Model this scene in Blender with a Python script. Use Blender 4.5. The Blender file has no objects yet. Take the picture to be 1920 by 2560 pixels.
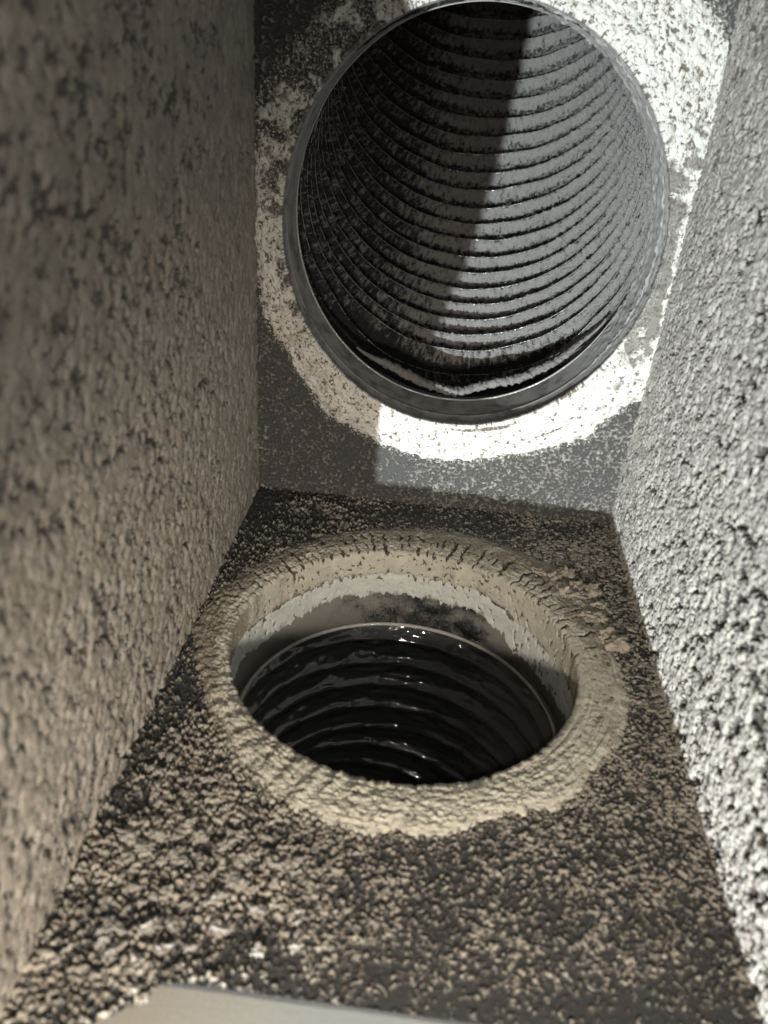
import bpy, bmesh, math, random
import numpy as np
from mathutils import Matrix, Vector

S = bpy.context.scene
C = S.collection
rng = np.random.default_rng(7)
random.seed(7)

# ------------------------------------------------------------------ camera
cam = bpy.data.cameras.new('camera')
camo = bpy.data.objects.new('camera', cam)
C.objects.link(camo)
right = Vector((0.99321525, 0.09194223, 0.07120462))
up = Vector((-0.10757539, 0.49384442, 0.86287033))
fwd = Vector((-0.04417022, 0.86467584, -0.50038453))
M = Matrix((right, up, -fwd)).transposed().to_4x4()
M.translation = Vector((-0.0056, -0.6131, 0.3436))
camo.matrix_world = M
cam.sensor_fit = 'HORIZONTAL'
cam.sensor_width = 36.0
cam.lens = 36.73
cam.clip_start = 0.01
cam.clip_end = 50
cam.dof.use_dof = True
cam.dof.focus_distance = 0.66
cam.dof.aperture_fstop = 9.5
S.camera = camo

# ------------------------------------------------------------------ world and lamps
W = bpy.data.worlds.new('World')
S.world = W
W.use_nodes = True
bg = W.node_tree.nodes['Background']
bg.inputs['Color'].default_value = (0.75, 0.85, 1.0, 1)
bg.inputs['Strength'].default_value = 0.015
S.view_settings.view_transform = 'Standard'
S.view_settings.look = 'None'
S.view_settings.exposure = 0
S.view_settings.gamma = 1


def aim(o, tgt):
    d = Vector(tgt) - o.location
    o.rotation_euler = d.to_track_quat('-Z', 'Y').to_euler()


# cold white work light, low and to the left outside the open front of the box
k = bpy.data.lights.new('work_light', 'SPOT')
k.energy = 225
k.color = (0.91, 0.985, 0.985)
k.shadow_soft_size = 0.008
k.spot_size = math.radians(50)
k.spot_blend = 0.5
ko = bpy.data.objects.new('work_light', k)
C.objects.link(ko)
ko.location = (-0.42, -1.66, -0.034)
aim(ko, (0.05, 0, 0.15))
# weak warm lamp held near the phone
w = bpy.data.lights.new('warm_lamp', 'SPOT')
w.energy = 16.5
w.color = (1.0, 0.885, 0.74)
w.shadow_soft_size = 0.02
w.spot_size = math.radians(82)
w.spot_blend = 1.0
wo = bpy.data.objects.new('warm_lamp', w)
C.objects.link(wo)
wo.location = (0.02, -0.79, 0.175)
aim(wo, (-0.035, -0.37, -0.04))
# faint light of the phone itself
p = bpy.data.lights.new('phone_light', 'POINT')
p.energy = 1.5
p.color = (1.0, 0.92, 0.80)
p.shadow_soft_size = 0.006
po = bpy.data.objects.new('phone_light', p)
C.objects.link(po)
po.location = (0.01, -0.63, 0.36)

# ------------------------------------------------------------------ noise
PT = np.tile(rng.permutation(256), 3).astype(np.int32)
GR = rng.normal(size=(256, 3)).astype(np.float32)
GR /= np.linalg.norm(GR, axis=1)[:, None]
RD = rng.random((256, 3)).astype(np.float32)


def perlin(x, y, z, seed=0):
    x = np.asarray(x, np.float32) + seed * 17.31
    y = np.asarray(y, np.float32) + seed * 5.77
    z = np.asarray(z, np.float32) + 0 * x
    xi = np.floor(x); yi = np.floor(y); zi = np.floor(z)
    fx = x - xi; fy = y - yi; fz = z - zi
    xi = xi.astype(np.int32) & 255; yi = yi.astype(np.int32) & 255; zi = zi.astype(np.int32) & 255
    u = fx * fx * fx * (fx * (fx * 6 - 15) + 10)
    v = fy * fy * fy * (fy * (fy * 6 - 15) + 10)
    t = fz * fz * fz * (fz * (fz * 6 - 15) + 10)
    out = 0
    for dx in (0, 1):
        wx = u if dx else 1 - u
        for dy in (0, 1):
            wy = v if dy else 1 - v
            for dz in (0, 1):
                wz = t if dz else 1 - t
                h = PT[PT[PT[xi + dx] + yi + dy] + zi + dz]
                g = GR[h]
                out = out + wx * wy * wz * (g[..., 0] * (fx - dx) + g[..., 1] * (fy - dy) + g[..., 2] * (fz - dz))
    return out * 1.5


def fbm(x, y, z, o=3, seed=0, gain=0.5):
    a = 1; r = 0
    for i in range(o):
        r = r + a * perlin(x * 2 ** i, y * 2 ** i, z * 2 ** i, seed + i * 3)
        a *= gain
    return r


def worley(x, y, seed=0):
    """distance to the nearest jittered point of a 2-D lattice, and that point's random number"""
    x = np.asarray(x, np.float32) + seed * 13.1
    y = np.asarray(y, np.float32) + seed * 7.9
    xi = np.floor(x).astype(np.int32); yi = np.floor(y).astype(np.int32)
    best = np.full(x.shape, 9, np.float32); sec = best.copy(); idv = np.zeros(x.shape, np.float32)
    for dx in (-1, 0, 1):
        for dy in (-1, 0, 1):
            h = PT[PT[(xi + dx) & 255] + ((yi + dy) & 255)]
            r = RD[h]
            d = np.hypot(xi + dx + r[..., 0] - x, yi + dy + r[..., 1] - y)
            c = d < best
            sec = np.where(c, best, np.minimum(sec, d))
            idv = np.where(c, r[..., 2], idv)
            best = np.where(c, d, best)
    return best, sec, idv


def sst(a, b, x):
    t = np.clip((x - a) / (b - a), 0, 1)
    return t * t * (3 - 2 * t)


# ------------------------------------------------------------------ mesh helpers
def mesh_np(name, V, F, mat=None, parent=None, attrs=None, smooth=True):
    me = bpy.data.meshes.new(name)
    V = np.asarray(V, np.float32); F = np.asarray(F, np.int32)
    n = F.shape[1]
    me.vertices.add(len(V)); me.vertices.foreach_set('co', V.ravel())
    me.loops.add(F.size); me.loops.foreach_set('vertex_index', F.ravel())
    me.polygons.add(len(F))
    me.polygons.foreach_set('loop_start', np.arange(0, F.size, n, dtype=np.int32))
    me.polygons.foreach_set('loop_total', np.full(len(F), n, np.int32))
    me.polygons.foreach_set('use_smooth', np.full(len(F), smooth, bool))
    me.update(calc_edges=True)
    for kx, a in (attrs or {}).items():
        at = me.attributes.new(kx, 'FLOAT', 'POINT')
        at.data.foreach_set('value', np.asarray(a, np.float32).ravel())
    o = bpy.data.objects.new(name, me)
    if mat: me.materials.append(mat)
    C.objects.link(o)
    if parent: o.parent = parent
    return o


def obj(name, bm, mat, parent=None, smooth=False):
    me = bpy.data.meshes.new(name); bm.to_mesh(me); bm.free()
    if smooth:
        for p in me.polygons: p.use_smooth = True
    if mat: me.materials.append(mat)
    o = bpy.data.objects.new(name, me); C.objects.link(o)
    if parent: o.parent = parent
    return o


def grid_faces(nu, nv, wrapu=False, flip=False):
    iu = np.arange(nu if wrapu else nu - 1); iv = np.arange(nv - 1)
    a, b = np.meshgrid(iu, iv, indexing='ij')
    a2 = (a + 1) % nu
    f = np.stack([a * nv + b, a2 * nv + b, a2 * nv + b + 1, a * nv + b + 1], -1).reshape(-1, 4)
    return f[:, ::-1] if flip else f


def add_box(V, F, at, lo, hi):
    """append a plain slab to (V, F) arrays"""
    x0, y0, z0 = lo; x1, y1, z1 = hi
    b = np.array([(x0, y0, z0), (x1, y0, z0), (x1, y1, z0), (x0, y1, z0), (x0, y0, z1), (x1, y0, z1), (x1, y1, z1), (x0, y1, z1)])
    f = np.array([(0, 3, 2, 1), (4, 5, 6, 7), (0, 1, 5, 4), (1, 2, 6, 5), (2, 3, 7, 6), (3, 0, 4, 7)]) + len(V)
    for kx in at: at[kx] = np.concatenate([at[kx], np.zeros(8)])
    return np.concatenate([V, b]), np.concatenate([F, f]), at


def struct(o):
    o['kind'] = 'structure'; return o


def thing(name, label, cat, loc=(0, 0, 0), group=None):
    o = bpy.data.objects.new(name, None); C.objects.link(o)
    o.location = loc; o.empty_display_size = 0.05
    o['label'] = label; o['category'] = cat
    if group: o['group'] = group
    return o


def tag(o, label, cat, group=None):
    o['label'] = label; o['category'] = cat
    if group: o['group'] = group
    return o


# ------------------------------------------------------------------ materials
class N:
    def __init__(s, name):
        s.m = bpy.data.materials.new(name); s.m.use_nodes = True
        s.t = s.m.node_tree; s.b = s.t.nodes['Principled BSDF']
        s.co = s.t.nodes.new('ShaderNodeTexCoord').outputs['Object']

    def new(s, ty, **kw):
        n = s.t.nodes.new(ty)
        for a, v in kw.items(): setattr(n, a, v)
        return n

    def lk(s, a, b): s.t.links.new(a, b)

    def put(s, sock, v):
        if hasattr(v, 'node'): s.lk(v, sock)
        else: sock.default_value = v

    def noise(s, scale, detail=3, rough=0.6, vec=None, dist=0.0):
        n = s.new('ShaderNodeTexNoise'); n.inputs['Scale'].default_value = scale
        n.inputs['Detail'].default_value = detail; n.inputs['Roughness'].default_value = rough
        n.inputs['Distortion'].default_value = dist
        s.lk(vec or s.co, n.inputs['Vector']); return n.outputs['Fac']

    def voro(s, scale, feature='F1', vec=None):
        n = s.new('ShaderNodeTexVoronoi', feature=feature); n.inputs['Scale'].default_value = scale
        s.lk(vec or s.co, n.inputs['Vector']); return n.outputs['Distance']

    def attr(s, name):
        return s.new('ShaderNodeAttribute', attribute_name=name).outputs['Fac']

    def math(s, op, a, b=0.0, clamp=False):
        n = s.new('ShaderNodeMath', operation=op, use_clamp=clamp)
        s.put(n.inputs[0], a); s.put(n.inputs[1], b); return n.outputs[0]

    def ss(s, x, a, b):
        n = s.new('ShaderNodeMapRange', interpolation_type='SMOOTHSTEP')
        s.put(n.inputs[0], x); n.inputs[1].default_value = a; n.inputs[2].default_value = b
        return n.outputs[0]

    def mix(s, f, a, b):
        n = s.new('ShaderNodeMix', data_type='RGBA')
        s.put(n.inputs[0], f)
        s.put(n.inputs[6], a if hasattr(a, 'node') else (*a, 1)); s.put(n.inputs[7], b if hasattr(b, 'node') else (*b, 1))
        return n.outputs[2]

    def bump(s, h, strength=0.5, dist=0.001):
        n = s.new('ShaderNodeBump'); n.inputs['Strength'].default_value = strength
        n.inputs['Distance'].default_value = dist; s.lk(h, n.inputs['Height'])
        s.lk(n.outputs[0], s.b.inputs['Normal'])

    def set(s, col=None, rough=None, metal=None, spec=None):
        for nm, v in (('Base Color', col), ('Roughness', rough), ('Metallic', metal), ('Specular IOR Level', spec)):
            if v is None: continue
            if isinstance(v, tuple): v = (*v, 1)
            s.put(s.b.inputs[nm], v)
        return s.m


def dusty_liner(name, dust, liner, lo=0.35, hi=0.65, fine=900, spec=0.15, bump=0.5, fleck=None):
    """black duct liner under clumped dust; the mesh's own 'dust' value says how thick it lies"""
    n = N(name)
    d = n.attr('dust')
    f = n.noise(fine, 3, 0.65)
    g = n.noise(fine * 0.28, 3, 0.6)
    f2 = n.math('MULTIPLY', n.math('SUBTRACT', f, 0.5), 0.9)
    g2 = n.math('MULTIPLY', n.math('SUBTRACT', g, 0.5), 0.5)
    m = n.ss(n.math('ADD', n.math('ADD', d, f2), g2), lo, hi)
    var = n.noise(60, 2, 0.5)
    dc = n.mix(n.ss(var, 0.35, 0.65), tuple(c * 0.86 for c in dust), tuple(min(1, c * 1.12) for c in dust))
    hue = n.noise(210, 2, 0.5)
    dc = n.mix(n.math('MULTIPLY', n.ss(hue, 0.5, 0.72), 0.35), dc, (dust[0] * 0.95, dust[1] * 0.8, dust[2] * 0.72))
    col = n.mix(m, liner, dc)
    if fleck: col = n.mix(n.ss(n.math('ADD', n.attr('fleck'), n.math('MULTIPLY', n.math('SUBTRACT', n.noise(480, 3, 0.7), 0.5), 1.5)), 0.5, 0.62), col, fleck)
    n.set(col, n.mix(m, (0.55,) * 3, (0.97,) * 3), 0.0, spec)
    n.bump(n.math('ADD', f, n.math('MULTIPLY', m, 0.6)), bump, 0.0009)
    return n.m


M_left = dusty_liner('dusty_left_liner', (0.285, 0.265, 0.235), (0.092, 0.088, 0.083), 0.20, 0.66, 800, bump=0.7)
M_right = dusty_liner('dusty_right_liner', (0.39, 0.372, 0.35), (0.085, 0.078, 0.073), 0.20, 0.72, 1000, bump=0.4)
M_floor = dusty_liner('dusty_floor_liner', (0.33, 0.307, 0.265), (0.050, 0.050, 0.050), 0.28, 0.62, fine=700, spec=0.08, fleck=(0.42, 0.39, 0.32))
M_back = dusty_liner('dusty_back_liner', (0.27, 0.26, 0.24), (0.060, 0.061, 0.060), 0.20, 0.68, fine=1150, spec=0.3, bump=1.0, fleck=(0.72, 0.70, 0.65))


def sealant(name, white, tint, deep):
    n = N(name)
    d = n.attr('dust')          # 0 bare white sealant, 1 buried in dust
    cr = n.attr('crack')
    f = n.noise(700, 4, 0.65)
    g = n.noise(2200, 2, 0.6)
    m = n.ss(n.math('ADD', d, n.math('MULTIPLY', n.math('SUBTRACT', f, 0.5), 0.9)), 0.35, 0.7)
    var = n.noise(90, 3, 0.6)
    wc = n.mix(n.ss(var, 0.3, 0.7), white, tuple(c * 0.82 for c in white))
    col = n.mix(m, wc, tint)
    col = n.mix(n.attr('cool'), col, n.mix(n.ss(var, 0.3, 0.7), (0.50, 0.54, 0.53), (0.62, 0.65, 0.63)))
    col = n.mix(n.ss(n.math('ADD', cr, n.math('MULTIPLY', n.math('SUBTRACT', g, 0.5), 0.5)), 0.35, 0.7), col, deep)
    n.set(col, 0.95, 0.0, 0.1)
    n.bump(n.math('ADD', f, n.math('MULTIPLY', g, 0.7)), 0.9, 0.0010)
    return n.m


M_seal_up = sealant('upper_sealant', (0.76, 0.745, 0.70), (0.25, 0.24, 0.222), (0.17, 0.145, 0.12))
M_seal_lo = sealant('lower_sealant', (0.60, 0.575, 0.49), (0.315, 0.288, 0.238), (0.12, 0.10, 0.078))
M_lump = sealant('sealant_lump', (0.46, 0.42, 0.35), (0.32, 0.285, 0.23), (0.12, 0.10, 0.07))


def metal(name, base, rough, dust_col, amount, fine=1600, use_attr=False):
    n = N(name)
    f = n.noise(fine, 3, 0.6); g = n.noise(70, 3, 0.6)
    tot = n.math('ADD', f, n.math('MULTIPLY', g, 0.7))
    if use_attr: tot = n.math('ADD', tot, n.attr('dust'))
    m = n.ss(tot, 1.02 - amount, 1.2 - amount)
    n.set(n.mix(m, base, dust_col), n.mix(m, (rough,) * 3, (0.95,) * 3),
          n.math('SUBTRACT', 1.0, m, True), 0.4)
    n.bump(n.math('ADD', f, m), 0.25, 0.0004)
    return n.m


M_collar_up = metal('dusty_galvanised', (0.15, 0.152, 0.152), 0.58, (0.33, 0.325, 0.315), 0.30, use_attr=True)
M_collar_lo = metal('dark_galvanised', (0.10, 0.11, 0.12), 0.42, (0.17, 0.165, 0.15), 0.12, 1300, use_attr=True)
M_bead = metal('rolled_edge', (0.50, 0.51, 0.50), 0.4, (0.30, 0.29, 0.27), 0.35, use_attr=True)
n = N('dull_flange')
sx = n.new('ShaderNodeSeparateXYZ'); n.lk(n.co, sx.inputs[0])
stv = n.new('ShaderNodeMapping'); stv.inputs['Scale'].default_value = (1, 14, 1); n.lk(n.co, stv.inputs[0])
f = n.noise(700, 3, 0.6); g = n.noise(160, 4, 0.65, vec=stv.outputs[0])
m = n.ss(n.math('ADD', n.math('MULTIPLY', sx.outputs[0], -9.0), n.math('ADD', f, n.math('MULTIPLY', g, 0.8))), 0.95, 2.0)
n.set(n.mix(m, n.mix(g, (0.30, 0.335, 0.35), (0.46, 0.50, 0.51)), (0.30, 0.28, 0.24)), n.mix(m, (0.42,) * 3, (0.95,) * 3), n.math('MULTIPLY', n.math('SUBTRACT', 1.0, m, True), 0.25), 0.4)
n.bump(n.math('ADD', f, g), 0.25, 0.0006)
M_flange = n.m


n = N('dusty_duct_film')
d = n.attr('dust'); f = n.noise(520, 3, 0.7); g = n.noise(1150, 2, 0.6)
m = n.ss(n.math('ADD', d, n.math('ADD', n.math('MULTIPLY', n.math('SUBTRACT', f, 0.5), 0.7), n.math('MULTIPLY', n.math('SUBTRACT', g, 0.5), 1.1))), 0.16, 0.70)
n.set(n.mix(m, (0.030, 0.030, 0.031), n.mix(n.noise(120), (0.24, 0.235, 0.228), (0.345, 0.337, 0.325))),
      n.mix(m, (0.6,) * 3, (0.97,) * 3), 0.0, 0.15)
n.bump(n.math('ADD', f, n.math('MULTIPLY', g, 0.6)), 1.0, 0.0032)
M_film_up = n.m

n = N('black_foil_film')
f = n.noise(1200, 2, 0.6)
d = n.attr('dust')
m = n.ss(n.math('ADD', d, n.math('MULTIPLY', n.math('SUBTRACT', f, 0.5), 0.9)), 0.45, 0.75)
n.set(n.mix(m, (0.085, 0.089, 0.094), (0.075, 0.07, 0.062)), n.mix(m, (0.085,) * 3, (0.9,) * 3), n.math('MULTIPLY', n.math('SUBTRACT', 1.0, m), 0.35), 1.0)
n.bump(n.noise(110, 1, 0.5, dist=0.6), 0.12, 0.002)
M_film_lo = n.m

n = N('pale_fibre')
n.set(n.mix(n.noise(300), (0.20, 0.175, 0.14), (0.36, 0.325, 0.27)), 0.95, 0.0, 0.1)
M_fibre = n.m
n = N('pale_clump')
n.set(n.mix(n.noise(500, 3), (0.19, 0.178, 0.160), (0.37, 0.352, 0.325)), 0.97, 0.0, 0.1)
n.bump(n.noise(900, 3), 0.7, 0.0012)
M_clump = n.m
n = N('board_core')
n.set(n.mix(n.noise(200), (0.05, 0.05, 0.05), (0.09, 0.085, 0.075)), 0.9)
M_board = n.m

# ------------------------------------------------------------------ the box
XL, XR, YF, ZT = -0.151, 0.1632, -0.434, 0.47
UC = (0.0106, 0.233); UA = (0.1440, 0.1535)      # hole in the back wall (half axes)
LC = (-0.0055, -0.1993); LR = 0.1185             # hole in the floor


def table(deg_r):
    t = np.array(sorted(deg_r)); d = np.radians(t[:, 0]); r = t[:, 1]
    d = np.concatenate([d - 2 * np.pi, d, d + 2 * np.pi]); r = np.tile(r, 3)
    return lambda th: np.interp((th + np.pi) % (2 * np.pi) - np.pi, d, r)


R_up = table([(90, .192), (70, .20), (48, .210), (31, .186), (15, .178), (0, .176), (-15, .18), (-28, .188), (-37, .189), (-46, .188), (-53, .197), (-58, .190), (-63, .189),
              (-75, .187), (-91, .189), (-109, .1875), (-117, .186), (-124, .189), (-131, .181), (-143, .174), (-155, .175), (-167, .1676), (175, .1665), (164, .171), (153, .181), (145, .18), (136, .178), (115, .186)])
R_lo = table([(128, .149), (146, .147), (160, .146), (-179, .146), (-167, .140), (-149, .1364), (-133, .1409), (-121, .149), (-111, .1534), (-99, .1515), (-87, .1514), (-83, .1547), (-76, .149), (-63, .145),
              (-57, .149), (-52, .155), (-45, .153), (-39, .148), (-25, .1535), (-10, .151), (9, .146), (20, .155), (36, .170), (50, .168), (63, .168), (77, .166), (88, .164), (105, .156)])


def axis(vis0, vis1, end0, end1, step, coarse=0.006):
    a = np.arange(vis0, vis1 + step / 2, step)
    parts = []
    if end0 < vis0: parts.append(np.arange(end0, vis0 - step, coarse))
    parts.append(a)
    if end1 > vis1: parts.append(np.append(np.arange(vis1 + coarse, end1, coarse), end1))
    return np.concatenate(parts)


def clumps(u, v, size, seed):
    """caked dust: rounded clumps parted by pits, 0..1"""
    wx = fbm(u / 0.010, v / 0.010, 0.3, 2, seed) * 0.55
    wy = fbm(u / 0.010, v / 0.010, 7.7, 2, seed + 1) * 0.55
    f1, f2, idv = worley(u / size + wx, v / size + wy, seed)
    a = np.clip(1 - f1 * 1.15, 0, 1) * (0.55 + 0.45 * idv)
    b = fbm(u / (size * 1.6), v / (size * 1.6), 3.1, 4, seed + 2, 0.6)
    return np.clip(0.30 + 0.42 * a + 0.50 * b, 0, 1.3)


# --- left wall
ys = axis(-0.462, 0.003, -0.462, 0.003, 0.0010); zs = axis(-0.004, 0.40, -0.004, ZT, 0.00105)
y, z = np.meshgrid(ys, zs, indexing='ij')
far = sst(-0.02, -0.20, y)
q1 = (y * 0.8 + z * 0.6); q2 = (-y * 0.6 + z * 0.8)              # the caking runs slightly on the slant
g1 = fbm(q1 / 0.0078, q2 / 0.0062, 1.3, 5, 1, 0.66)
f1, f2, idv = worley(q1 / 0.0046 + 0.5 * g1, q2 / 0.0038 + 0.4 * g1, 2)
lumpy = np.clip(1 - f1 * 1.2, 0, 1) * (0.4 + 0.6 * idv)
fineh = fbm(y / 0.0028, z / 0.0028, 1.7, 3, 5)
h = 0.50 + 0.60 * g1 + 0.18 * (lumpy - 0.35) + 0.22 * perlin(y / 0.045, z / 0.045, 2.2, 8)
h = 0.60 - np.log1p(np.exp((0.60 - h) * 9)) / 9 + 0.10 * fineh      # tops worn level, pits left open
amt = 0.55 + 0.45 * far
disp = 0.0060 * h * amt + 0.0012
V = np.stack([XL + disp - 0.0032, y, z], -1).reshape(-1, 3)
at = {'dust': (0.60 + (h - 0.38) * 2.0 * (0.35 + 0.65 * far) + 0.14 * (1 - far)).ravel()}
F = grid_faces(len(ys), len(zs))
V, F, at = add_box(V, F, at, (XL - 0.03, -0.462, -0.03), (XL - 0.0025, 0.03, ZT + 0.03))
struct(mesh_np('left_wall', V, F, M_left, None, at))

# --- right wall
ys = axis(-0.43, 0.003, -0.50, 0.003, 0.0009); zs = axis(-0.004, 0.41, -0.004, ZT, 0.0009)
y, z = np.meshgrid(ys, zs, indexing='ij')
far = sst(-0.005, -0.14, y)
near = sst(-0.10, -0.30, y)
g1 = fbm(y / 0.0085, z / 0.0075, 5.3, 4, 12, 0.62)
f1, f2, idv = worley(y / 0.0040 + 0.5 * g1, z / 0.0034 + 0.5 * g1, 11)
gran = np.clip(1 - f1 * 1.1, 0, 1) * (0.5 + 0.5 * idv)
pit = sst(0.06, -0.55, g1 + 0.25 * perlin(y / 0.03, z / 0.03, 2.2, 18) + 0.12 * (1 - near))
disp = 0.0009 * gran + 0.0007 * g1 * (0.5 + 0.5 * far) + 0.0011 * fbm(y / 0.0020, z / 0.0020, 6.1, 2, 17) - 0.0026 * pit * (0.3 + 0.7 * far)
V = np.stack([XR - disp, y, z], -1).reshape(-1, 3)
at = {'dust': (0.74 + 0.30 * (gran - 0.4) - 0.85 * pit * (0.40 + 0.60 * near) - 0.10 * sst(0.24, 0.40, z)).ravel()}
F = grid_faces(len(ys), len(zs), flip=True)
V, F, at = add_box(V, F, at, (XR + 0.0025, -0.50, -0.03), (XR + 0.03, 0.03, ZT + 0.03))
struct(mesh_np('right_wall', V, F, M_right, None, at))

# --- floor with the round cut-out
xs = np.arange(XL - 0.004, XR + 0.004, 0.00085); ys = np.arange(YF - 0.04, 0.003, 0.00085)
x, y = np.meshgrid(xs, ys, indexing='ij')
rr = np.hypot(x - LC[0], y - LC[1])
rg1 = 1 - np.abs(fbm(x / 0.0032, y / 0.0028, 1.5, 2, 21)) * 2.4      # curly ridges
gran = fbm(x / 0.0026, y / 0.0022, 4.5, 4, 23, 0.75)
patch = fbm(x / 0.035, y / 0.035, 8.1, 3, 25)
dens = 0.15 + 0.14 * sst(0.02, 0.12, x) * sst(-0.40, -0.28, y) + 0.10 * sst(0.145, 0.163, x)
dens = dens - 0.30 * sst(-0.385, -0.432, y) * sst(-0.11, -0.05, x) - 0.20 * sst(-0.10, -0.03, y) * sst(0.13, -0.02, x)
dens = dens - 0.20 * sst(-0.07, -0.10, x) * sst(-0.34, -0.26, y) - 0.22 * sst(-0.108, -0.14, x) * sst(-0.39, -0.35, y)
lumps = clumps(x, y, 0.0075, 27) * sst(0.03, -0.06, x)
h = np.clip(0.30 * rg1 + 0.75 * gran + 0.10 * patch + dens + 0.40 * (lumps - 0.60), -0.5, 1.2)
rise = sst(-0.25, 0.85, h)
disp = 0.0019 * rise * (1 + 0.9 * sst(0.0, -0.09, x)) + 0.0003 * perlin(x / 0.02, y / 0.02, 1, 3)
disp += 0.0012 * sst(-0.05, 0.0, y) * sst(0.6, 0.0, np.abs(fbm(x / 0.006, y / 0.006, 2, 3, 31)))
V = np.stack([x, y, disp], -1).reshape(-1, 3)
at = {'dust': (0.30 + 0.62 * h + 0.1 * patch).ravel()}
fl = np.hypot(x - LC[0], y - LC[1]) - R_lo(np.arctan2(y - LC[1], x - LC[0]))
at['fleck'] = (0.46 * sst(0.014, -0.002, fl)).ravel()
F = grid_faces(len(xs), len(ys))
edge = YF - 0.034 * sst(-0.082, -0.128, x + 0.010 * fbm(x / 0.012, y / 0.008, 3, 3, 35))
keep = (rr.ravel()[F] > LR - 0.0005).all(1) & ((y - edge).ravel()[F] >= 0).all(1)
V, F, at = add_box(V, F[keep], at, (XL, YF, -0.004), (XR, YF + 0.006, -0.0012))
for (a0, b0, a1, b1) in ((XL, YF + 0.006, LC[0] - LR - 0.003, 0.0), (LC[0] + LR + 0.003, YF + 0.006, XR, 0.0),
                         (LC[0] - LR - 0.002, YF + 0.006, LC[0] + LR + 0.002, LC[1] - LR - 0.003),
                         (LC[0] - LR - 0.002, LC[1] + LR + 0.003, LC[0] + LR + 0.002, 0.0)):
    V, F, at = add_box(V, F, at, (a0, b0, -0.028), (a1, b1, -0.0012))
struct(mesh_np('floor', V, F, M_floor, None, at))

# --- back wall with the round cut-out
xs = np.arange(XL - 0.004, XR + 0.004, 0.0009); zs = np.arange(-0.003, ZT, 0.0009)
x, z = np.meshgrid(xs, zs, indexing='ij')
q = np.hypot((x - UC[0]) / UA[0], (z - UC[1]) / UA[1])
gran = fbm(x / 0.0024, z / 0.0024, 2.5, 3, 61, 0.7)
patch = fbm(x / 0.03, z / 0.03, 5.5, 3, 63)
lump = clumps(x, z, 0.006, 65) * sst(0.0, -0.09, x)
h = 0.80 * gran + 0.08 * patch + 0.4 * (lump - 0.35) * sst(0.0, -0.05, x)
disp = 0.0016 * sst(-0.1, 0.7, h) * (1 + 0.8 * sst(0.02, -0.08, x))
V = np.stack([x, -disp, z], -1).reshape(-1, 3)
at = {'dust': (0.36 + 0.75 * h - 0.12 * sst(0.02, -0.06, x)).ravel()}
fl = np.hypot(x - UC[0], z - UC[1]) - R_up(np.arctan2(z - UC[1], x - UC[0]))
at['fleck'] = (0.46 * sst(0.010, -0.003, fl)).ravel()
F = grid_faces(len(xs), len(zs))
keep = (q.ravel()[F] > 0.995).all(1)
F = F[keep]
rx, rz = UA[0] + 0.003, UA[1] + 0.003
for (a0, c0, a1, c1) in ((XL, 0.0, XR, UC[1] - rz), (XL, UC[1] + rz, XR, ZT),
                         (XL, UC[1] - rz, UC[0] - rx, UC[1] + rz), (UC[0] + rx, UC[1] - rz, XR, UC[1] + rz)):
    V, F, at = add_box(V, F, at, (a0, 0.0012, c0), (a1, 0.028, c1))
struct(mesh_np('back_wall', V, F, M_back, None, at))

# --- top of the box (just above the frame)
bm = bmesh.new()
bmesh.ops.create_cube(bm, size=1, matrix=Matrix.Translation(((XL + XR) / 2, -0.235, ZT + 0.015)) @ Matrix.Diagonal((XR - XL - 0.001, 0.53, 0.03, 1)))
struct(obj('ceiling', bm, M_board))


# ------------------------------------------------------------------ helpers for round things
def loft(name, ring_fn, ths, ss, mat, parent, attr_fn=None, flip=False):
    th, s = np.meshgrid(ths, ss, indexing='ij')
    P = ring_fn(th, s)
    at = attr_fn(th, s) if attr_fn else None
    return mesh_np(name, P.reshape(-1, 3), grid_faces(len(ths), len(ss), True, flip), mat, parent, at)


TH = np.linspace(-np.pi, np.pi, 1000, endpoint=False)

# ------------------------------------------------------------------ upper outlet: collar
up_c = thing('duct_collar', 'wide dusty grey metal collar set in the back wall, half in hard light', 'duct collar', (UC[0], 0, UC[1]), 'round metal collars')


def up_r(th, k=1.0):
    return np.stack([np.cos(th) * UA[0] * k, np.sin(th) * UA[1] * k], -1)


CL = 0.055
prof = [(0.0, 1.0), (0.010, 0.999), (0.020, 0.994), (0.022, 0.990), (0.024, 0.994), (0.040, 0.990), (CL - 0.004, 0.986), (CL, 0.985), (CL, 1.0), (0.03, 1.012), (0.0, 1.012)]
pd = np.array(prof)


def cake(th):
    return sst(-0.80, -0.30, np.sin(th)) * sst(-0.1, 0.4, np.cos(th))


def fn(th, s):
    yy = np.interp(s, np.arange(len(pd)), pd[:, 0]); k = np.interp(s, np.arange(len(pd)), pd[:, 1])
    bumps = fbm(th * 0.15 / 0.006, yy / 0.005, 0.7, 3, 120, 0.65)
    inner = sst(0.0, 0.4, s) * sst(7.2, 6.6, s)
    k = k - inner * cake(th) * (0.005 + 0.010 * bumps + 0.006 * fbm(th * 0.15 / 0.0022, yy / 0.0022, 0.7, 2, 122))
    e = up_r(th) * k[..., None]
    return np.stack([e[..., 0], yy - 0.002, e[..., 1]], -1)


loft('sleeve', fn, np.linspace(-np.pi, np.pi, 520, endpoint=False), np.unique(np.concatenate([np.arange(len(pd)), np.linspace(0, 7, 43)])), M_collar_up, up_c,
     lambda th, s: {'dust': 0.75 * cake(th) + 0.03})


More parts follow.
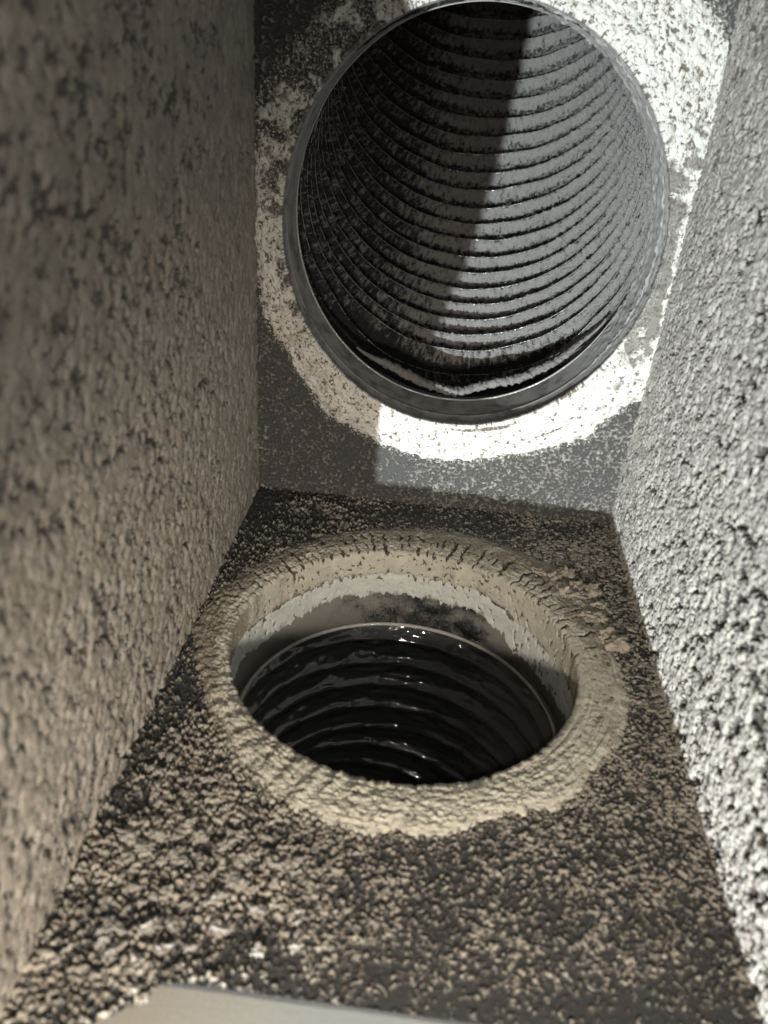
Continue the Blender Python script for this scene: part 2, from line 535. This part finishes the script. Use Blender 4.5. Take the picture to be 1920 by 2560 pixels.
def bead(cx, ax, az, rad0, plane, off, name, mat, parent, seed=0):
    def f(th, s):
        wob = 1 + 0.003 * perlin(np.cos(th) * 4, np.sin(th) * 4, 0.5, seed)
        rad = rad0 * ((1 - 0.85 * cake(th)) * (0.45 + 0.55 * sst(0.3, -0.3, np.sin(th))) if plane == 'y' else 1)
        rr_ = (ax * wob + rad * np.cos(s)); rz_ = (az * wob + rad * np.cos(s)); o = off + rad * np.sin(s)
        if plane == 'y': return np.stack([rr_ * np.cos(th), o, rz_ * np.sin(th)], -1)
        return np.stack([rr_ * np.cos(th), rz_ * np.sin(th), o], -1)
    ths = np.linspace(-np.pi, np.pi, 200, endpoint=False)
    ss = np.linspace(0, 2 * np.pi, 9)
    return loft(name, f, ths, ss, mat, parent, lambda th, s_: {'dust': 0.75 * sst(-0.75, -0.35, np.sin(th)) * sst(-0.2, 0.3, np.cos(th)) * (plane == 'y') + 0.0 * s_})


bead(0, UA[0] * 0.983, UA[1] * 0.983, 0.0010, 'y', CL - 0.002, 'rolled_edge', M_bead, up_c, 3)

# ------------------------------------------------------------------ upper sealant ring
up_s = thing('sealant_ring', 'bright white cracked sealant smeared round the duct opening in the back wall', 'sealant', (UC[0], 0, UC[1]), 'sealant rings round the ducts')
SS = np.concatenate([np.linspace(-0.35, 0, 12, endpoint=False), np.linspace(0, 1.0, 90)])


def ring_geo(th, s, ax, az, rout, thick, depth, seed, coarse_fn, edge=0.05):
    c, sn = np.cos(th), np.sin(th)
    rin = 1 / np.sqrt((c / ax) ** 2 + (sn / az) ** 2)
    ro = rout(th) + 0.0035 * fbm(c * 14, sn * 14, 2.0, 4, seed, 0.6)
    ro = np.maximum(ro, rin + 0.006)
    sp = np.clip(s, 0, 1)
    r = rin + (ro - rin) * sp
    px, pz = c * r, sn * r
    n1, n2 = coarse_fn(px, pz, r, th)
    prof_ = np.minimum(sst(-0.02, 0.16, sp) * 0.35 + 0.65, 1) * sst(1.0, 1.0 - 0.35, sp) ** 0.7
    t = thick * prof_ + (n1) * sst(1.02, 0.75, sp) - 0.0022 * sst(0.86, 1.0, sp)
    # inside the collar
    ins = s < 0
    r = np.where(ins, rin * 0.998 - 0.0012 * sst(-0.35, -0.2, s) + 0.25 * n1 * (s / -0.35), r)
    t = np.where(ins, t + (s / 0.35) * depth(th), t)
    return c * r, sn * r, t, px, pz, n2


def up_coarse(px, pz, r, th):
    conc = perlin(r / 0.0022, th * 3.5, 0.4, 71) * 0.5 + perlin(r / 0.0045, th * 2.2, 3.4, 72) * 0.5
    gran = fbm(px / 0.0042, pz / 0.0042, 1.2, 3, 73, 0.65)
    low = np.clip((0 - pz) / 0.12, 0, 1) * sst(-0.10, 0.0, px)           # brushed smooth at the bottom
    w1, w2, idv = worley(px / 0.0065 + 0.4 * gran, pz / 0.0065, 74)
    rid = np.abs(fbm(px / 0.0060, pz / 0.0060, 9.2, 3, 79, 0.6))
    blk = sst(0.0, 0.16, rid) * (0.6 + 0.4 * sst(0.0, 0.2, w2 - w1))
    n1 = 0.0011 * conc * (0.4 + low) + 0.0024 * gran * (1 - 0.6 * low) - 0.0011 * (1 - blk) * (1 - 0.5 * low)
    cr = (1 - blk) * (0.8 - 0.35 * low) + 0.55 * sst(-0.25, -0.6, gran) + 0.55 * sst(-0.25, -0.5, conc) * low
    return n1, cr


hold = {}


def fn(th, s):
    x_, z_, t, px, pz, cr = ring_geo(th, s, UA[0] * 0.998, UA[1] * 0.998, R_up, 0.0042, lambda a: 0.006 + 0 * a, 75, up_coarse)
    t = t + 0.0035 * sst(0.143, 0.153, px)                 # fillet in the corner with the right wall
    ang = np.degrees(th)
    # broken away patches, upper left
    flake = fbm(px / 0.016, pz / 0.016, 3.3, 3, 77)
    ul = sst(-0.03, -0.10, px) * sst(-0.02, 0.06, pz) + 0.8 * sst(-0.10, -0.125, px) * sst(0.4, 0.1, s) * sst(-0.10, -0.06, pz) * sst(0.05, 0.0, pz)
    gone = ul * sst(0.02, 0.22, flake + 0.32 * sst(-0.09, 0.05, pz) - 0.12)
    t = t - np.where(s > 0.02, 0.0052 * gone, 0)
    dust = 0.05 + 0.5 * sst(-1.0, -0.0, -np.abs(s - 0.5) * 2 - 0.3) * 0.2
    rn = 14 * fbm(px / 0.012, pz / 0.012, 4, 3, 121)
    rightdust = sst(36, 14, ang + rn) * sst(-44, -18, ang + rn) * sst(0.153, 0.146, px + 0.0003 * rn)
    dust = dust + 0.62 * rightdust + 0.35 * sst(0.05, 0.35, fbm(px / 0.012, pz / 0.012, 6, 3, 78)) + 0.55 * gone
    dust = dust + 0.12 * ul
    hold['d'] = dust; hold['c'] = np.clip(cr + 0.5 * ul * sst(0.0, 0.3, flake), 0, 1)
    return np.stack([x_, -t, z_], -1)


loft('sealant_band', fn, np.linspace(-np.pi, np.pi, 1100, endpoint=False), SS, M_seal_up, up_s, lambda a, b: {'dust': hold['d'], 'crack': hold['c']})

# ------------------------------------------------------------------ upper flexible duct
fl_u = thing('flexible_duct', 'dusty grey ribbed flexible duct curving up behind the back wall', 'flexible duct', (UC[0], CL, UC[1]), 'ribbed flexible ducts')
PITCH = 0.0195


def path_up(s):
    s_ = np.linspace(-0.03, 0.75, 1600)
    ph = np.radians(np.clip(11 + 118 * s_, 0, 88))
    ds = s_[1] - s_[0]
    yy = np.cumsum(np.cos(ph)) * ds; zz = np.cumsum(np.sin(ph)) * ds
    i0 = np.searchsorted(s_, 0)
    yy -= yy[i0]; zz -= zz[i0]
    return np.interp(s, s_, yy), np.interp(s, s_, zz), np.interp(s, s_, ph)


def fn(th, s):
    yc, zc, ph = path_up(s)
    ax, az = 0.1475, 0.1535
    c, sn = np.cos(th), np.sin(th)
    wob = 0.12 * perlin(c * 1.5, sn * 1.5, s * 30, 90) + 0.05 * perlin(c * 5, sn * 5, s * 60, 91)
    pcs = s / PITCH + th / (2 * np.pi) + wob
    fr = pcs - np.floor(pcs)
    dd = np.minimum(fr, 1 - fr)
    ridge = np.exp(-(dd / 0.13) ** 2)
    sag = np.sin(np.pi * fr) ** 0.8
    a_len = th * 0.15
    cr = fbm(a_len / 0.0042, s / 0.0034, 0.4, 3, 93, 0.7)
    packed = sst(0.30, 0.85, c) * sst(0.95, 0.2, sn)          # right flank, deep in dust
    cr2 = fbm(a_len / 0.016, s / 0.0035, 3.4, 2, 94, 0.6)
    start = sst(0.05, 0.0, s)
    low = sst(-0.55, -0.95, sn)
    ledge = sst(0.55, 0.95, fr) + sst(0.22, 0.0, fr)
    jag = 0.16 * fbm(a_len / 0.0050, s / 0.0040, 0.9, 4, 95, 0.75)
    f_ = fr + jag
    crumb = np.exp(-((f_ - 0.40) / 0.10) ** 2) * (0.35 + 0.65 * sst(-0.25, 0.25, cr2 + 0.6 * fbm(a_len / 0.010, np.floor(pcs) * 3.3, 0.2, 2, 99)))
    ledge = sst(0.60, 0.80, f_) + sst(0.16, 0.02, fr)
    rad = (-0.0050 * ridge + 0.0052 * sag) * (1 - 0.35 * packed) - (0.0012 + 0.0036 * cr) * ledge - 0.0036 * crumb * (0.6 + 0.9 * cr) + 0.0016 * cr + 0.0012 * cr2
    rad = rad * (1 - 0.6 * start) + 0.010 * low * sst(0.004, 0.016, s) * sst(0.045, 0.028, s)
    rad = rad + 0.0015 * start * (1 - low)
    ex, ez = c * (ax + rad), sn * (az + rad)
    # ring plane: x and the direction (-sin ph, cos ph) in (y, z)
    P = np.stack([ex, yc - ez * np.sin(ph), zc + ez * np.cos(ph)], -1)
    top = (1 - fr)                                        # ledge after each wire holds dust
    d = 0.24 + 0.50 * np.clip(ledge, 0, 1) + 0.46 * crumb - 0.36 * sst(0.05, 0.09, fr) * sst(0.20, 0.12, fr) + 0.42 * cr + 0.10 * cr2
    d = d - 0.60 * sst(0.05, -0.7, c) - 0.40 * sst(-0.1, 0.7, sn) + 0.14 * packed  # left and top darkened to paint the duct's shade in; right flank is dustier
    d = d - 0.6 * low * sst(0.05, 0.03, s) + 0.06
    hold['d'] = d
    return P


s_u = np.concatenate([np.arange(-0.012, 0.0, 0.002), np.arange(0, 0.45, 0.00095), np.arange(0.45, 0.75, 0.006)])
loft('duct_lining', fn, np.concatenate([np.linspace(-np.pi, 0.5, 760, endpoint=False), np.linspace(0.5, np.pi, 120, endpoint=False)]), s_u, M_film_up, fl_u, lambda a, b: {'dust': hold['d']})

# bare wire of the coil showing along the crests
n = N('coil_wire')
f = n.noise(500, 3, 0.6)
n.set(n.mix(n.ss(f, 0.4, 0.6), (0.55, 0.56, 0.56), (0.18, 0.175, 0.17)), n.mix(n.ss(f, 0.4, 0.6), (0.28,) * 3, (0.9,) * 3), n.ss(f, 0.6, 0.4), 0.5)
M_wire = n.m


def coil(parent, fn_at, turns, seg, rad, name, mat, ph0=0.0):
    """helical wire as one tube, a fixed ring of 6 per station"""
    t = np.linspace(0.6, turns, int(seg * turns))
    P = fn_at(t)
    T = np.gradient(P, axis=0); T /= np.linalg.norm(T, axis=1)[:, None]
    A = np.cross(T, np.array([0.2, 0.3, 0.93])); A /= np.linalg.norm(A, axis=1)[:, None]
    B = np.cross(T, A)
    a = np.linspace(0, 2 * np.pi, 6, endpoint=False)
    V = P[:, None] + rad * (A[:, None] * np.cos(a)[None, :, None] + B[:, None] * np.sin(a)[None, :, None])
    f = grid_faces(6, len(t), True)
    V = V.transpose(1, 0, 2).reshape(-1, 3)
    return mesh_np(name, V, f, mat, parent)


def wire_up(t):
    th = -2 * np.pi * (t % 1.0)
    th = (th + np.pi) % (2 * np.pi) - np.pi
    c, sn = np.cos(th), np.sin(th)
    s = np.zeros_like(t)
    for _ in range(8):      # crest where s/pitch + th/2pi + wobble is a whole number
        wob = 0.12 * perlin(c * 1.5, sn * 1.5, s * 30, 90) + 0.05 * perlin(c * 5, sn * 5, s * 60, 91)
        kk = np.round(t + th / (2 * np.pi))
        s = PITCH * (kk - th / (2 * np.pi) - wob)
    yc, zc, ph = path_up(s)
    a_len = th * 0.15
    rad = -0.0046 * (1 - 0.35 * sst(0.30, 0.85, c) * sst(0.95, 0.2, sn)) - 0.0012
    start = sst(0.05, 0.0, s)
    low = sst(-0.55, -0.95, sn)
    rad = rad * (1 - 0.6 * start) + 0.010 * low * sst(0.004, 0.016, s) * sst(0.045, 0.028, s) + 0.0015 * start * (1 - low)
    ex, ez = c * (0.1475 + rad), sn * (0.1535 + rad)
    return np.stack([ex, yc - ez * np.sin(ph), zc + ez * np.cos(ph)], -1)


coil(fl_u, wire_up, 24, 120, 0.00032, 'wire_coil', M_wire)

# torn, fuzzy lip of lining sagging just behind the collar
def lip(t, a):
    pass


tt = np.linspace(math.radians(-128), math.radians(-28), 260)
aa = np.linspace(0, 2 * np.pi, 14, endpoint=False)
T, A = np.meshgrid(tt, aa, indexing='ij')
env = sst(math.radians(-128), math.radians(-112), T) * sst(math.radians(-28), math.radians(-60), T)
lowp = np.exp(-((np.degrees(T) + 92) / 9) ** 2)
rc = 0.1425 - 0.0035 * env + 0.0030 * lowp + 0.0018 * perlin(T * 9, 0.5, 0.2, 96) * env
yl = 0.016 + 0.006 * perlin(T * 5, 2.5, 0.2, 97) - 0.004 * lowp
ra = (0.0009 + 0.0026 * env) * (1 + 0.5 * fbm(T * 45, A * 1.2, 0.7, 3, 98))
ex = np.cos(T) * (rc + ra * np.cos(A)); ez = np.sin(T) * (rc * 1.04 + ra * np.cos(A))
P = np.stack([ex, yl + 1.8 * ra * np.sin(A), ez], -1)
f = np.array([(i * 14 + j, i * 14 + (j + 1) % 14, (i + 1) * 14 + (j + 1) % 14, (i + 1) * 14 + j) for i in range(259) for j in range(14)])
mesh_np('torn_lip', P.reshape(-1, 3), f, M_film_up, fl_u, {'dust': np.full(P.shape[:2], 0.85)})

# ------------------------------------------------------------------ lower outlet: collar
lo_c = thing('duct_collar', 'smaller dark metal collar sunk in the floor', 'duct collar', (LC[0], LC[1], 0), 'round metal collars')
LZ = 0.070
prof2 = np.array([(0.001, 1.0), (-0.020, 1.0), (-0.023, 0.992), (-0.026, 1.0), (-0.046, 0.992), (-LZ, 0.985), (-LZ, 1.004), (-0.03, 1.012), (0.001, 1.012)])


def fn(th, s):
    i = s.astype(int); r = LR * prof2[i, 1]
    return np.stack([np.cos(th) * r, np.sin(th) * r, prof2[i, 0] - 0.002], -1)


loft('sleeve', fn, np.linspace(-np.pi, np.pi, 160, endpoint=False), np.arange(len(prof2)), M_collar_lo, lo_c,
     lambda th, s: {'dust': 0.30 * sst(0.2, -0.9, np.cos(th)) + 0.25 * sst(0.3, 0.95, np.cos(th)) + 0.08}, flip=True)
bead(0, LR * 0.978, LR * 0.978, 0.0016, 'z', -LZ - 0.001, 'rolled_edge', M_bead, lo_c, 5)

# ------------------------------------------------------------------ lower sealant ring
lo_s = thing('sealant_ring', 'lumpy beige sealant ring round the duct opening in the floor', 'sealant', (LC[0], LC[1], 0), 'sealant rings round the ducts')
SS2 = np.concatenate([np.linspace(-0.95, 0, 42, endpoint=False), np.linspace(0, 1.0, 84)])


def lo_coarse(px, pz, r, th):
    ang = np.degrees(th)
    top = sst(-5, 25, ang) * sst(178, 140, ang)          # far side: cracked across and brushed along
    near = 1 - top
    gran = fbm(px / 0.0038, pz / 0.0038, 1.2, 4, 83, 0.66)
    conc = perlin(r / 0.0026, th * 2.5, 0.4, 81) * 0.6 + perlin(r / 0.0013, th * 4, 3.4, 82) * 0.4
    cell = th * 16 + 0.35 * perlin(r / 0.006, th * 8, 5.2, 84)
    fr = np.abs((cell + 1.1 * perlin(th * 6, 0.2, 0.1, 85)) % 1.0 - 0.5) * 2
    rad = sst(0.66, 0.88, fr) * sst(-0.05, 0.15, perlin(th * 14, r / 0.009, 0.8, 86) + 0.12) * top * sst(LR + 0.028, LR + 0.018, r)
    scal = np.sin(th * 62 + 3 * perlin(px / 0.02, pz / 0.02, 2, 87)) * sst(-80, -110, ang) * sst(-165, -145, ang)
    right = sst(-55, -30, ang) * sst(25, 0, ang)
    n1 = 0.0011 * gran * (0.40 + 0.60 * near) * (1 - 0.55 * right) + 0.0009 * (conc + 0.5 * right * conc) + 0.0009 * fbm(px / 0.0016, pz / 0.0016, 2.2, 2, 131) * (1 - 0.5 * right) * (0.5 + 0.6 * top) - 0.0026 * rad + 0.0008 * scal
    cr = 1.15 * rad + 0.45 * sst(-0.2, -0.55, gran) + 0.4 * sst(-0.25, -0.6, conc) * top
    return n1, cr


def fn(th, s):
    dep = lambda a: 0.042 + 0.020 * sst(0.35, 0.95, np.cos(a)) + 0.012 * sst(-0.5, -0.95, np.cos(a)) + 0.004 * fbm(np.cos(a) * 4, np.sin(a) * 4, 0.3, 4, 88, 0.7) - 0.012 * sst(0.6, -0.2, np.sin(a))
    c, sn = np.cos(th), np.sin(th)
    ins = s < 0
    sd = np.clip(-s / 0.95, 0, 1)
    ro = R_lo(th) + 0.0040 * fbm(c * 12, sn * 12, 2.0, 4, 89, 0.6)
    sp = np.clip(s, 0, 1)
    r = LR + (ro - LR) * sp
    px, pz = c * r, sn * r
    n1, cr = lo_coarse(px, pz, r, th)
    t = 0.0034 * (0.62 + 0.38 * sst(0, 0.3, sp)) * sst(1.02, 0.6, sp) ** 0.8 + n1 * sst(1.02, 0.7, sp) - 0.0024 * sst(0.85, 1.0, sp)
    # the smear down inside the collar
    ag = LR * th
    brush = perlin(sd * 9, th * 2.0, 0.2, 101) * 0.6 + perlin(sd * 24, th * 3.5, 0.2, 102) * 0.4
    groove = np.exp(-((sd - 0.50) / 0.035) ** 2)
    pits = sst(0.28, 0.5, fbm(ag / 0.004, sd * 12, 0.3, 2, 103))
    rin = LR - 0.0016 * sst(1.0, 0.9, sd) - 0.0012 * sst(0.55, 0.25, sd) - 0.0006 * brush + 0.0014 * groove + 0.0012 * pits + 0.0016 * sst(0.93, 1.0, sd)
    r = np.where(ins, rin, r)
    lipround = sst(0.0, 0.08, sd)
    t = np.where(ins, t - sd * (dep(th) + 0.004), t)
    ang = np.degrees(th)
    near = 1 - sst(-5, 25, ang) * sst(178, 150, ang)
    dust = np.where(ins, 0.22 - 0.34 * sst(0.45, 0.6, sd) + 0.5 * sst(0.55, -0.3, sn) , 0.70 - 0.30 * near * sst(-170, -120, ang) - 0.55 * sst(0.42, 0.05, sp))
    dust = dust + 0.35 * fbm(c * r / 0.014, sn * r / 0.014, 3, 4, 104, 0.65)
    yel = near * sst(-115, -85, ang) * sst(-30, -60, ang)
    dust = dust - 0.40 * yel * (~ins)
    left = sst(150, 175, np.abs(ang))
    dust = dust + 0.25 * left
    hold['d'] = dust
    cr = cr + 0.35 * sst(0.1, 0.45, fbm(px / 0.0030, pz / 0.0030, 7.2, 3, 134, 0.65)) * sst(0.05, 0.3, sp)
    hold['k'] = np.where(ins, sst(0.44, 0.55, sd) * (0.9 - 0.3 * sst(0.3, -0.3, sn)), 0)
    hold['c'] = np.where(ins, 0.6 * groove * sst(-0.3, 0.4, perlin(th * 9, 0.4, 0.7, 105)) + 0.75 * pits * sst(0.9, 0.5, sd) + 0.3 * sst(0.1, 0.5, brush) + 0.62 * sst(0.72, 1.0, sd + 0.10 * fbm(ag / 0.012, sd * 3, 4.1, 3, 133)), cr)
    return np.stack([c * r, sn * r, t], -1)


loft('sealant_band', fn, TH, SS2, M_seal_lo, lo_s, lambda a, b: {'dust': hold['d'], 'crack': hold['c'], 'cool': hold['k']})


def blob(name, size, mat, parent, loc, seed, squash=(1, 1, 0.7), sub=3, rough=0.35):
    bm = bmesh.new()
    bmesh.ops.create_icosphere(bm, subdivisions=sub, radius=1)
    co = np.array([v.co[:] for v in bm.verts], np.float32)
    d = 1 + rough * fbm(co[:, 0] * 1.3, co[:, 1] * 1.3, co[:, 2] * 1.3 + seed, 3, seed % 17, 0.6)
    co = co * d[:, None] * np.array(squash) * size
    for v, p in zip(bm.verts, co): v.co = p.tolist()
    o = obj(name, bm, mat, parent, True)
    o.location = loc; o.rotation_euler = (0, 0, seed * 1.7)
    return o


lump_at = [(48, .146), (43, .152), (38, .1575), (43, .1635), (36, .143), (31, .150), (28, .158), (34, .165), (24, .142), (21, .150), (15, .144), (12, .150)]
for i, (a, r) in enumerate(lump_at):
    t_ = math.radians(a + random.uniform(-2, 2))
    sz = random.uniform(0.0045, 0.0075)
    blob('sealant_lump', sz, M_lump, lo_s, (math.cos(t_) * r, math.sin(t_) * r, 0.0022), 11 + i * 3, (random.uniform(.9, 1.3), random.uniform(.7, 1.1), 0.66), 4, 0.85)

# ------------------------------------------------------------------ lower flexible duct
fl_l = thing('flexible_duct', 'glossy black crinkled flexible duct going down below the floor', 'flexible duct', (LC[0], LC[1], -LZ), 'ribbed flexible ducts')
P2 = 0.026


def fn(th, s):
    c, sn = np.cos(th), np.sin(th)
    ph = np.clip((s - 0.12) / 0.30, 0, 1.4)
    xc = -np.where(s > 0.12, 0.30 * (1 - np.cos(ph)), 0) ; zc = -np.where(s > 0.12, 0.12 + 0.30 * np.sin(ph), s)
    wob = 0.06 * perlin(c * 1.5, sn * 1.5, s * 30, 110)
    pcs = s / P2 + th / (2 * np.pi) + wob
    fr = pcs - np.floor(pcs); dd = np.minimum(fr, 1 - fr)
    ridge = np.exp(-(dd / 0.055) ** 2)
    a_len = th * LR
    fold = 1 - np.abs(fbm((a_len + s * 0.8) / 0.052, (s - a_len * 0.10) / 0.012, 0.5, 2, 111, 0.5)) * 2.6
    fold = np.where(fold > 0, fold ** 2, fold * 0.5)
    fold2 = -np.abs(perlin((a_len - s) / 0.034, (s + a_len * 0.3) / 0.009, 2.5, 112))
    fold3 = -np.abs(perlin((a_len + s * 1.5) / 0.014, (s - a_len * 0.5) / 0.0050, 5.5, 113))
    wrink = sst(0.30, 0.02, s) * 0.8 + 0.2
    rad = 0.1195 - 0.0042 * ridge + 0.0045 * np.sin(np.pi * fr) + (0.0028 * fold + 0.0022 * fold2 + 0.0012 * fold3) * wrink * (1 - ridge * 0.85)
    ex = c * rad; ey = sn * rad
    hold['d'] = 0.25 + 0.5 * sst(0.2, 0.8, c) + 0.15 * fold2
    return np.stack([xc + ex * np.cos(ph), ey, zc - ex * np.sin(ph) * -1 * -1], -1)


loft('duct_lining', fn, np.linspace(-np.pi, np.pi, 420, endpoint=False), np.arange(-0.004, 0.50, 0.0015), M_film_lo, fl_l, lambda a, b: {'dust': hold['d']}, True)

# ------------------------------------------------------------------ metal flange along the open front edge
bm = bmesh.new()
pts = [(-0.4335, -0.0020), (-0.470, -0.0026), (-0.474, -0.0032), (-0.4755, -0.006), (-0.4755, -0.034), (-0.4735, -0.034), (-0.4735, -0.0065), (-0.4715, -0.0046), (-0.4335, -0.0040)]
nx = 40
rows = []
for i in range(nx + 1):
    x_ = XL + 0.0005 + (XR - XL - 0.001) * i / nx
    rows.append([bm.verts.new((x_, a, b + 0.0003 * math.sin(i * 0.7))) for a, b in pts])
m_ = len(pts)
for i in range(nx):
    for j in range(m_):
        bm.faces.new((rows[i][j], rows[i + 1][j], rows[i + 1][(j + 1) % m_], rows[i][(j + 1) % m_]))
bm.faces.new(rows[0]); bm.faces.new(list(reversed(rows[-1])))
bmesh.ops.recalc_face_normals(bm, faces=bm.faces[:])
fo = obj('metal_flange', bm, M_flange)
tag(fo, 'dull grey metal flange along the front edge of the floor', 'flange')

# ------------------------------------------------------------------ pale dust clumps on the floor, left
CG = 'pale dust clumps on the left of the floor'
CLAB = 'small pale dust clump on the black floor by the left wall'
spots = [(-.118, -.372), (-.127, -.380), (-.110, -.379), (-.104, -.357), (-.096, -.364), (-.120, -.358), (-.083, -.366), (-.074, -.375), (-.063, -.360), (-.092, -.390), (-.080, -.395), (-.108, -.398),
         (-.055, -.383), (-.046, -.371), (-.118, -.395), (-.128, -.402), (-.070, -.408), (-.040, -.396), (-.100, -.338), (-.112, -.330), (-.088, -.345), (-.060, -.398), (-.095, -.410), (-.123, -.415)]
while len(spots) < 64:
    a = random.uniform(-0.135, -0.02); b = random.uniform(-0.428, -0.30)
    if math.hypot(a - LC[0], b - LC[1]) > 0.158 and random.random() < 1.1 - (a + 0.135) / 0.13 and min(math.hypot(a - p, b - q_) for p, q_ in spots) > 0.004: spots.append((a, b))
for i, (a, b) in enumerate(spots):
    sz = random.uniform(0.0013, 0.0030)
    o = blob('dust_clump', sz, M_clump, None, (a, b, 0.0026), 40 + i * 5, (random.uniform(.6, 1), random.uniform(1, 1.7), 0.7), 4, 1.0)
    tag(o, CLAB, 'dust clump', CG)

# ------------------------------------------------------------------ loose fibres over the floor (nobody could count them)
V = []; F = []
for i in range(420):
    a = random.uniform(XL + 0.01, XR - 0.004); b = random.uniform(YF + 0.004, -0.004)
    if math.hypot(a - LC[0], b - LC[1]) < 0.152: continue
    if b > -0.09 and random.random() < 0.7: continue
    L = random.uniform(0.002, 0.0065) * (1.4 if random.random() < 0.1 else 1); an = random.uniform(0, math.pi * 2); bend = random.uniform(-1.6, 1.6)
    r = random.uniform(0.00012, 0.00024)
    base = len(V); px_, py_, pz_ = a, b, random.uniform(0.0012, 0.0026)
    for s_ in range(5):
        dx, dy = math.cos(an), math.sin(an)
        for q_ in range(4):
            w_ = q_ * math.pi / 2
            V.append((px_ - dy * r * math.cos(w_), py_ + dx * r * math.cos(w_), pz_ + r * math.sin(w_)))
        px_ += dx * L / 4; py_ += dy * L / 4; pz_ += random.uniform(-0.0006, 0.0006); an += bend / 4
    for s_ in range(4):
        for q_ in range(4):
            F.append((base + s_ * 4 + q_, base + s_ * 4 + (q_ + 1) % 4, base + s_ * 4 + 4 + (q_ + 1) % 4, base + s_ * 4 + 4 + q_))
fb = mesh_np('loose_fibres', V, F, M_fibre)
fb['kind'] = 'stuff'
fb['label'] = 'short pale fibres lying loose all over the black floor'
fb['category'] = 'fibres'
